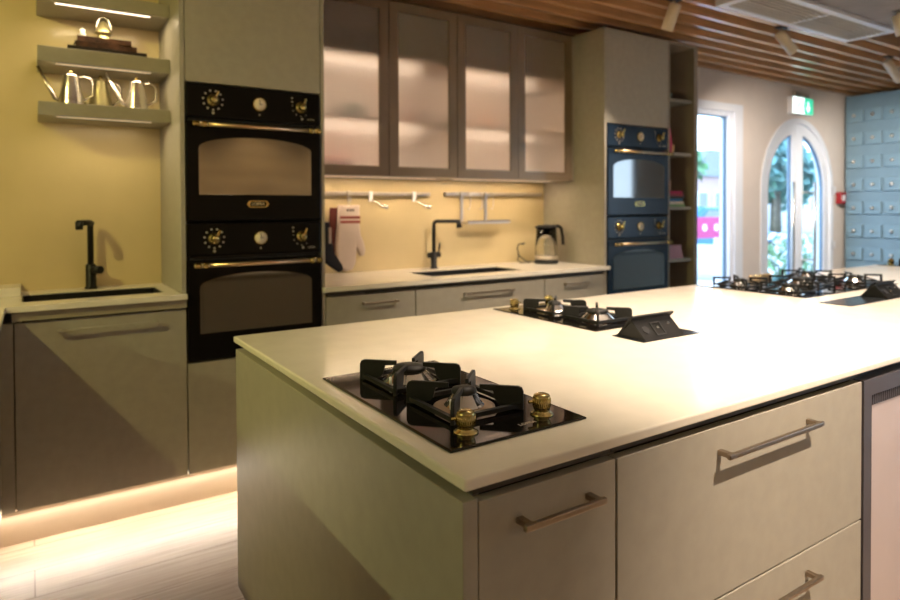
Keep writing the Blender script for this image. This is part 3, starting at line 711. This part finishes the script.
ob = cup('yellowcup', .032, .06); ob.location = (3.73, YF+.12, SZ[3]+.094); tag(ob, 'yellow cup on the pink box', 'cup')

# ------------------------------------------------------------------ island
ct = MB((3, 1.3, ZT-.018)).box(IX0, IX1, IY0, IY1, ZT-.018, ZT, .004, 3).build('island_worktop', 'quartz')
tag(ct, 'long cream stone worktop of the island with the gas hobs', 'worktop')
YI = .735
def island_unit(x0, x1, fronts, label, hc=None, hw=.2, hz=.04):
    o = ((x0+x1)/2, YI, .15)
    r = thing('island_cabinet', label, 'cabinet', o, 0, 'cabinets of the island')
    MB(o).box(x0, x0+.016, YI+.021, IY1-.04, .151, ZT-.0185).box(x1-.016, x1, YI+.021, IY1-.04, .151, ZT-.0185).box(x0+.016, x1-.016, YI+.021, IY1-.04, .151, .167).box(x0+.016, x1-.016, IY1-.056, IY1-.04, .167, ZT-.0185).build('body', 'cab_in', r)
    MB(o).box(x0, x1, YI+.012, YI+.0205, .852, ZT-.0185).build('grip_channel', 'shade_gap', r)
    for i, (a, b) in enumerate(fronts):
        front('drawer', x0+.0015, x1-.0015, a, b, r, o, y=YI, hw=hw, hz=((x0+x1)/2 if hc is None else hc, b-hz))
    MB(o).box(x0+.0015, x1-.0015, IY1-.04, IY1-.022, .151, .845, .0015).build('rear_door', 'cab', r)
    return r
iu = island_unit(.5275, .8105, [(.152, .846)], 'narrow island cabinet and olive end panel below the nearest gas hob', .674, .166, .045)
o = (.669, YI, .15)
MB(o).box(.500, .526, YI-.002, IY1-.006, .15, .852, .0015).build('end_panel', 'cab', iu)
island_unit(.8125, 1.658, [(.152, .512), (.516, .845)], 'wide island drawer unit with long bar handles', 1.252, .340, .048)
o = (1.96, YI, .15)
wc = thing('wine_cooler', 'dark framed cooler with pale pink fluted front, right edge of photo', 'cooler', o)
MB(o).box(1.662, 2.257, YI+.03, IY1-.05, .151, ZT-.019).build('body', 'black', wc)
dr = MB(o).ring(rect(1.661, 2.258, .152, .846), rect(1.700, 2.219, .20, .806), YI-.003, YI+.028).build('door', 'darkframe', wc)
MB(o).box(1.699, 2.220, YI+.006, YI+.012, .199, .807).build('pane', 'cooler_pane', dr)
rb = MB(o)
for i in range(46): rb.box(1.704+i*.0113, 1.709+i*.0113, YI+.001, YI+.006, .778, .806)
rb.build('louvre', 'darkframe', dr)
for i, x in enumerate((2.26, 3.1, 3.94, 4.78)):
    island_unit(x+.001, min(x+.838, IX1-.006), [(.152, .512), (.516, .845)], ['island drawer unit right of the pink cooler', 'second island drawer unit right of the pink cooler', 'third island drawer unit right of the pink cooler', 'last island drawer unit at the far end'][i], None, .365, .048)
tag(MB((3, 1.3, 0)).box(.60, IX1-.08, YI+.07, IY1-.09, 0, .1505).build('island_plinth', 'plinth'), 'recessed plinth under the island', 'plinth')

# ------------------------------------------------------------------ gas hobs
def burner(root, x, y, R, cap, small=False):
    b = MB().lathe([(R*1.12, .003), (R*1.15, .008), (R*1.05, .011), (R*.66, .029), (R*.45, .030)], (x, y, 0), seg=22, smooth=False)
    o = b.build('burner', 'chrome', root)
    MB().lathe([(R*.68, .029), (R*.74, .032), (R*.68, .038), (R*.3, .042), (0, .0425)], (x, y, 0), seg=28).build('burner_cap', 'iron', o)
    if small: MB().lathe([(R*1.75, .0025), (R*1.75, .005), (R*1.6, .0065), (0, .0065)], (x, y, 0), seg=36).build('spill_disc', 'spill', o)
    MB().cyl((x-R*1.08, y-R*.3, .003), (x-R*1.08, y-R*.3, .024), .0028, seg=10).build('igniter', 'white', o)
def support(root, x, y, half_, top=.047, loop=False):
    d = half_*math.sqrt(2)
    b = MB().ring(rect(x-half_, x+half_, y-half_, y+half_), rect(x-half_+.009, x+half_-.009, y-half_+.009, y+half_-.009), .008, .016, 'z')
    for k in range(4):
        a = PI/4+k*PI/2
        b.mx = Matrix.Translation((x, y, 0)) @ Matrix.Rotation(a, 4, 'Z')
        prof = [(d+.002, .003), (d+.002, top-.010), (d-.001, top-.003), (d-.008, top), (d*.27, top), (d*.27, top-.009), (d*.50, top-.011), (d*.54, .018), (d*.60, .010), (d-.02, .006), (d-.02, .003)]
        if loop:
            b.ring([(d+.002, .004), (d+.002, top), (d*.35, top), (d*.35, .030)], [(d-.007, .014), (d-.007, top-.008), (d*.42, top-.008), (d*.42, .034)], -.004, .004)
        else: b.prism(prof, -.0035, .0035, 'y', bev=.001, seg=1)
    b.mx = Matrix.Identity(4)
    b.build('pan_support', 'iron', root)
def knob(root, x, y, m='brass', sc_k=1):
    k = MB().lathe([(.020, .003), (.021, .006), (.018, .008), (.0135, .010), (.0135, .013), (.0150, .0145), (.0155, .019), (.0155, .035), (.0145, .039), (.010, .0412), (0, .0415)], (x, y, 0), seg=28)
    for i in range(26):
        a = 2*PI*i/26; k.cyl((x+.0155*math.cos(a), y+.0155*math.sin(a), .019), (x+.0155*math.cos(a), y+.0155*math.sin(a), .034), .0010, seg=6)
    k.cyl((x-.012, y+.004, .028), (x-.024, y+.008, .028), .0028, seg=8)
    k.bm.transform(Matrix.Translation((x, y, 0)) @ Matrix.Scale(sc_k, 4) @ Matrix.Translation((-x, -y, 0)))
    k.build('knob', m, root)
def plate(root, w_, d_):
    b = MB()
    b.prism([(-w_/2, -d_/2), (w_/2, -d_/2), (w_/2, d_/2), (-w_/2, d_/2)], .0002, .0042, 'z', bev=.0035, seg=1)
    b.build('glass_plate', 'hob_glass', root)
hob = thing('gas_hob', 'nearest black glass gas hob with two burners and brass knobs', 'hob', (.674, 1.064, ZT), 0, 'gas hobs on the island')
plate(hob, .287, .508)
burner(hob, 0, .123, .050, 1); burner(hob, 0, -.082, .033, 1, True)
support(hob, 0, .123, .077); support(hob, 0, -.082, .077)
knob(hob, -.077, -.199); knob(hob, .088, -.199)
text_obj('hob_lettering', 'LOFRA', .012, Matrix.Translation((.035, -.222, .0044)), 'print', hob, .0002)
dup(hob, (1.556, 1.615, ZT), 'black two-burner gas hob in the middle of the island', PI)
dup(hob, (4.60, 1.64, ZT), 'black two-burner gas hob at the far right end of the island', PI)
hb = thing('large_gas_hob', 'wide dark gas hob with five brass knobs far along the island', 'hob', (3.035, 1.63, ZT), 0, 'gas hobs on the island')
plate(hb, .82, .51)
for x, y, R in ((-.29, .11, .040), (-.29, -.12, .046), (.29, .11, .040), (.29, -.12, .045)):
    burner(hb, x, y, R, 1); support(hb, x, y, .082, loop=True)
burner(hb, 0, -.02, .062, 1); support(hb, 0, -.02, .10, loop=True)
for i in range(5): knob(hb, -.02+.042*i, .222, 'pale_brass', .72)

# pop-up sockets
def popup(label, loc):
    r = thing('pop_up_socket', label, 'socket', loc, 0, 'pop-up power sockets in the island')
    MB().prism([(-.125, -.058), (.125, -.058), (.125, .058), (-.125, .058)], .0002, .003, 'z', bev=.001, seg=1).build('base_plate', mat('socket_plate', (.02, .022, .026), .15), r)
    MB().prism([(-.054, .003), (.045, .003), (.012, .052), (.0, .055)], -.112, .055, 'x', bev=.001, seg=1).build('housing', 'black', r)
    MB().prism([(.045, .003), (.049, .003), (-.006, .066), (-.012, .063)], -.116, .062, 'x').build('lid', 'black', r)
    up = Vector((0, -.052, .054)).normalized()
    n = Matrix.Translation((0, -.054, .003)) @ Matrix.Rotation(math.atan2(.052, .054), 4, 'X').inverted()
    # face frame: x along the prism, z up the slope, -y outward
    face = MB(); face.mx = n
    face.ring(rect(-.055, -.015, .012, .055), rect(-.052, -.018, .015, .052), -.0025, .001)
    face.cyl((-.085, -.002, .034), (-.085, .001, .034), .012)
    face.build('socket_frame', mat('socket_grey', (.03, .03, .032), .4), r)
    led = MB(); led.mx = n; led.cyl((-.033, -.003, .036), (-.033, .001, .036), .0035); led.cyl((.02, -.003, .045), (.02, .001, .045), .0035)
    led.build('contact', 'chrome', r)
    return r
pu = popup('black pop-up socket opened beside the middle hob', (1.530, 1.232, ZT))
p2 = dup(pu, (2.80, 1.225, ZT), 'black pop-up socket opened beside the wide hob', 0)
MBx = None
for ch in p2.children:
    if not ch.name.startswith('base_plate'): ch.location = (.165, 0, 0); ch.scale = (1.0, 1, 1)
for ch in p2.children:
    if ch.name.startswith('base_plate'): ch.data = ch.data.copy(); ch.data.transform(Matrix.Translation((.02, 0, 0)) @ Matrix.Diagonal((2.2, 1, 1, 1)))

# ------------------------------------------------------------------ ceiling fixtures
def spot(name_loc, label, d, L=.17, r_=.034):
    x, y = name_loc; zt = 2.45
    r = thing('ceiling_spotlight', label, 'spotlight', (x, y, zt), 0, 'cream tube spotlights under the slats')
    d = Vector(d).normalized(); c = Vector((0, 0, -.058))
    MB().box(-.045, .045, -.022, .022, -.012, -.0, .003).build('mount', 'black', r)
    MB().cyl((.0, .0, -.012), (0, 0, -.055), .009).box(-.012, .012, -.006, .006, -.085, -.045, .002).build('bracket', 'spotbody', r)
    a = c-d*.03; b_ = a+d*L
    q = MB().lathe([(r_*.9, 0), (r_, .004), (r_, L), (r_*.88, L), (r_*.8, L-.03), (0, L-.032)], a, d, 24)
    q.build('barrel', 'spotbody', r)
    MB().lathe([(r_*.78, L-.027), (0, L-.026)], a, d, 20).build('lens', emit('spot_lens', (1, .84, .62), 3), r)
    return Vector((x, y, zt))+b_, d
spots = [((3.09, 2.37), 'cream tube spotlight hanging near the right oven tower', (-.12, .35, -1), .15),
         ((4.18, 2.36), 'cream tube spotlight tilted forward beside the ceiling vent', (.55, -.35, -.8), .17),
         ((5.72, 2.36), 'cream tube spotlight at the right edge of the photo', (.55, -.30, -.8), .20)]
for s in spots: spot(*s)
spot((4.42, 1.77), 'cream tube spotlight partly visible right of the vent end', (.35, -.1, -1), .125)
vt = thing('ceiling_vent', 'long white air vent with linear cream grille in the ceiling', 'vent', (4.1, 2.11, 2.43)); o = (4.1, 2.11, 2.43)
MB(o).ring(rect(3.345, 4.865, 1.955, 2.28), rect(3.395, 4.815, 1.995, 2.238), 2.425, 2.50, 'z').box(4.07, 4.085, 1.995, 2.238, 2.425, 2.45).build('frame', 'white', vt)
gr = MB(o)
for i in range(8):
    y = 2.005+.0305*i; gr.box(3.395, 4.07, y, y+.010, 2.428, 2.436).box(4.085, 4.815, y, y+.010, 2.428, 2.436)
gr.build('grille', 'grille', vt)
MB(o).box(3.395, 4.815, 1.995, 2.238, 2.485, 2.50).build('backing', mat('vent_dark', (.03, .02, .012), .7), vt)

# ------------------------------------------------------------------ outside
G = -.12
struct('ground', MB().box(-20, 60, YW+.16, 9.79, G-.1, G).box(-20, 3.99, 9.79, 60, G-.1, G).box(34.01, 60, 9.79, 60, G-.1, G).box(3.99, 34.01, 19.51, 60, G-.1, G), 'pave')
struct('ground', MB().box(XR+.6, 40, -25, YW+.16, G-.1, G), 'pave')
tag(MB((16, 14, G)).box(4, 34, 9.8, 19.5, G-.05, G+.0).build('lawn', 'grass'), 'green lawn seen through the window and the door', 'grass', kind='stuff')
def tree(x, y, h, r_, label, m='leafB', n=700):
    t = thing('tree', label, 'tree', (x, y, G), 0, 'trees beyond the window and door')
    c = MB((x, y, G))
    for i in range(6):
        a = 2*PI*i/6; c.leaves((x+r_*.45*math.cos(a), y+r_*.45*math.sin(a), G+h*.68+.25*r_*math.sin(2.3*i)), (r_*.6, r_*.6, r_*.65), n//7, .22)
    c.leaves((x, y, G+h*.78), (r_*.7, r_*.7, r_*.8), n//5, .22)
    c.build('crown', m, t)
    MB((x, y, G)).cyl((x, y, G), (x, y, G+h*.65), .18, .10).build('trunk', 'bark', t)
tree(20.3, 11.6, 3.9, 1.15, 'bluish green tree behind the left leaf of the arched door', 'leafB', 1500)
tree(25.2, 14.5, 3.4, 1.3, 'small bluish green tree behind the right leaf of the arched door', 'leafB', 900)
tree(22.9, 17.5, 4.9, 1.2, 'slim tree seen through the window', 'leafA', 700)
def bush(x, y, h, label):
    t = thing('flowering_bush', label, 'bush', (x, y, G), 0, 'white flowering bushes outside the door')
    MB((x, y, G)).leaves((x, y, G+h*.55), (.32, .28, h*.5), 260, .05).build('foliage', 'leafA', t)
    MB((x, y, G)).leaves((x, y, G+h*.6), (.34, .30, h*.5), 150, .045).build('blossom', 'blossom', t)
    b = MB((x, y, G))
    for i in range(5): b.cyl((x, y, G), (x+.2*math.cos(i*1.3), y+.2*math.sin(i*1.3), G+h*.7), .008, seg=6)
    b.build('stems', 'bark', t)
for i, (x, y, h) in enumerate(((7.75, 4.45, .95), (8.5, 4.7, 1.0), (9.3, 4.85, .9), (10.2, 5.2, .9))):
    bush(x, y, h, ['white flowering bush outside the left door leaf', 'white flowering bush outside the middle of the door', 'white flowering bush outside the right door leaf', 'white flowering bush farthest right outside the door'][i])
def house(x0, x1, y0, y1, h, m, label, rows, colsn):
    o = ((x0+x1)/2, y0, G); r = thing('house', label, 'house', o)
    MB(o).box(x0, x1, y0, y1, G, G+h).build('walls', m, r)
    MB(o).prism([(x0-.3, G+h), (x1+.3, G+h), (x1-1, G+h+1.6), (x0+1, G+h+1.6)], y0-.3, y1+.3).build('roof', 'slate', r)
    for i in range(colsn):
        for j in range(rows):
            xx = x0+(i+.5)*(x1-x0)/colsn; zc = G+1.6+2.8*j
            f = MB(o).box(xx-.5, xx+.5, y0-.06, y0-.001, zc-.7, zc+.7).build('window', 'white', r)
            MB(o).box(xx-.42, xx+.42, y0-.07, y0-.055, zc-.62, zc+.62).build('pane', 'slate', f)
house(33.2, 38, 24, 31, 3.2, 'housepink', 'pink rendered house across the street through the window', 1, 3)
house(41, 56, 22, 30, 2.8, 'housewhite', 'white house far behind the arched door', 1, 4)
bn = thing('magenta_stall', 'magenta counter with white dots seen through the window', 'stall', (8.55, 6.2, G)); o = (8.55, 6.2, G)
MB(o).box(7.6, 9.0, 6.0, 6.04, .78, 1.10, .004).build('panel', 'magenta', bn)
b = MB(o)
for x in (7.85, 8.2, 8.55, 8.84): b.cyl((x, 5.995, .94), (x, 6.001, .94), .055)
b.build('dots', 'white', bn)
for x in (7.65, 8.95): MB(o).box(x-.03, x+.03, 6.04, 6.10, G, 1.10).build('post', 'white', bn)
def chair(x, y, rz, label):
    r = thing('garden_chair', label, 'chair', (x, y, G), rz, 'white garden chairs outside the window')
    MB().box(-.22, .22, -.22, .22, .43, .46, .01).build('seat', 'white', r)
    MB().box(-.22, .22, .20, .23, .46, .88, .01).build('backrest', 'white', r)
    for sx in (-1, 1):
        for sy in (-1, 1): MB().cyl((sx*.19, sy*.19, 0), (sx*.19, sy*.19, .44), .016, seg=8).build('leg', 'white', r)
chair(6.85, 4.8, .4, 'white garden chair outside the window, nearest the wall')
chair(7.65, 5.35, 2.2, 'white garden chair outside the window under the magenta counter')
car = thing('car', 'blue car parked beyond the magenta counter', 'car', (16.6, 12.0+.2, G)); o = (16.6, 12.2, G); y0 = 11.6
cx = 12.0; y0 = 8.5
o = (cx, y0, G); car.location = o
MB(o).prism([(cx-2, G+.3), (cx+2, G+.3), (cx+2.05, G+.75), (cx+1.2, G+.85), (cx+.6, G+1.35), (cx-1.0, G+1.38), (cx-1.7, G+.9), (cx-2.05, G+.8)], y0-.8, y0+.8, bev=.06, seg=3).build('body', 'carblue', car)
MB(o).prism([(cx+1.0, G+.88), (cx+.55, G+1.28), (cx-.9, G+1.30), (cx-1.4, G+.9)], y0-.81, y0+.81).build('glazing', 'slate', car)
for sx in (-1.25, 1.25):
    for sy in (-.75, .75): MB(o).cyl((cx+sx, y0+sy-.1, G+.32), (cx+sx, y0+sy+.1, G+.32), .32, seg=20).build('wheel', 'tyre', car)

# ------------------------------------------------------------------ light
W_ = bpy.data.worlds.new('sky'); sc.world = W_; W_.use_nodes = True
n = W_.node_tree.nodes; l = W_.node_tree.links; bg = n['Background']
tc = n.new('ShaderNodeTexCoord'); sx = n.new('ShaderNodeSeparateXYZ'); rp = n.new('ShaderNodeValToRGB')
rp.color_ramp.elements[0].color = (.80, .90, 1, 1); rp.color_ramp.elements[0].position = .0
rp.color_ramp.elements[1].color = (.45, .68, 1, 1); rp.color_ramp.elements[1].position = .7
l.new(tc.outputs['Generated'], sx.inputs[0]); l.new(sx.outputs['Z'], rp.inputs['Fac']); l.new(rp.outputs['Color'], bg.inputs['Color'])
bg.inputs['Strength'].default_value = 7
def light(kind, name, loc, power, c, target=None, size=.1, size_y=None, angle=60, blend=.5):
    d = bpy.data.lights.new(name, kind); d.energy = power; d.color = c
    if kind == 'AREA':
        d.size = size
        if size_y: d.shape = 'RECTANGLE'; d.size_y = size_y
    else: d.shadow_soft_size = size
    if kind == 'SPOT': d.spot_size = math.radians(angle); d.spot_blend = blend
    o = bpy.data.objects.new(name, d); col.objects.link(o); o.location = loc
    if target is not None:
        o.rotation_euler = (Vector(target)-Vector(loc)).to_track_quat('-Z', 'Y').to_euler()
    return o
WARM = (1, .80, .62); YEL = (1, .86, .29); PEACH = (1, .74, .50)
# ceiling spotlights over the island
for x, p, a in ((1.50, 140, 82), (2.3, 180, 80), (3.1, 150, 82), (4.0, 120, 82), (5.0, 90, 82)):
    light('SPOT', 'island_spot', (x, 1.33, 2.42), p, WARM, (x+.05, 1.3, .9), .04, angle=a, blend=1)
# spotlights in front of the island
light('SPOT', 'front_spot', (1.26, -.25, 2.52), 430, WARM, (1.68, .75, .62), .02, angle=54, blend=.95)
# the tube spotlights under the slats, and one added spot without a fixture
light('SPOT', 'tube_spot', (3.05, 2.48, 2.20), 60, WARM, (2.70, 3.0, .5), .03, angle=75, blend=1)
light('SPOT', 'cabinet_fill_spot', (2.25, 1.35, 2.42), 170, WARM, (2.25, 2.9, .70), .03, angle=52, blend=1)  # unseen lamp added to brighten the base cabinets
light('SPOT', 'tube_spot', (4.32, 2.27, 2.24), 175, (1, .86, .74), (5.6, 3.3, 1.2), .03, angle=85, blend=.9)
light('SPOT', 'tube_spot', (5.84, 2.30, 2.24), 130, (1, .90, .80), (7.0, 3.0, 1.3), .03, angle=95, blend=.9)
# ceiling lights at the left
light('SPOT', 'left_spot', (-1.27, 1.6, 2.40), 92, YEL, (.2, 2.9, .9), .02, angle=100, blend=.6)
light('SPOT', 'left_spot_far', (-3.0, 1.4, 2.40), 135, (.92, .92, .38), (.5, 1.4, .7), .02, angle=60, blend=.6)
# unseen lamps added to brighten the rear wall that the oven glass reflects
for x in (1.6, 3.0, 4.4):
    light('SPOT', 'reflection_fill', (x, -3.3, 2.68), 90, (1, .74, .44), (x, -4.5, 1.5), .05, angle=80, blend=1)
# strips
light('AREA', 'plinth_strip', (.5, YF+.035, .128), 5.5, (1, .85, .70), (.5, YF-.10, 0), 1.25, .012)
light('AREA', 'under_cabinet_strip', (2.1, YU+.15, 1.432), 5, PEACH, (2.1, YU+.17, 0), 1.7, .012)
for z, p in ((2.105, 1.6), (1.859, 1.1), (1.642, 1.0)):
    light('AREA', 'shelf_strip', (.28, 3.10, z), p, (1, .78, .50), (.28, 3.16, 0), .36, .01)
for x0, x1 in ((1.20, 1.93), (2.15, 2.80)):
    for z in (1.734, 2.090):
        light('AREA', 'cabinet_strip', ((x0+x1)/2, YU+.15, z-.003), 3.4, (1, .80, .62), ((x0+x1)/2, YU+.16, 0), x1-x0, .012)
# unseen fill lamps added behind the camera for ambient light
for x, y in ((-1.5, -2.5), (1.5, -2.5), (4.5, -2.0)):
    light('AREA', 'ambient_fill', (x, y, 2.70), 14, (1, .74, .44), (x, y, 0), .5)

# ------------------------------------------------------------------ camera
f, yaw, pitch, roll, cy = 640.72, math.radians(33.2626), math.radians(-.8994), math.radians(-.2330), 217.364
fw = Vector((math.sin(yaw)*math.cos(pitch), math.cos(yaw)*math.cos(pitch), math.sin(pitch)))
r = Vector((math.cos(yaw), -math.sin(yaw), 0)); u = r.cross(fw)
r2 = r*math.cos(roll)+u*math.sin(roll); u2 = u*math.cos(roll)-r*math.sin(roll)
cd = bpy.data.cameras.new('camera'); cam = bpy.data.objects.new('camera', cd); col.objects.link(cam)
cam.matrix_world = Matrix(((r2.x, u2.x, -fw.x, 0), (r2.y, u2.y, -fw.y, 0), (r2.z, u2.z, -fw.z, 1.265), (0, 0, 0, 1)))
cd.sensor_fit = 'HORIZONTAL'; cd.sensor_width = 36; cd.lens = f/900*36
cd.shift_y = -(300-cy)/900
cd.clip_start = .02; cd.clip_end = 200
cd.dof.use_dof = True; cd.dof.focus_distance = 1.25; cd.dof.aperture_fstop = 3.4
sc.camera = cam
sc.view_settings.view_transform = 'Standard'; sc.view_settings.look = 'None'
sc.view_settings.exposure = 0; sc.view_settings.gamma = 1; sc.view_settings.use_curve_mapping = False
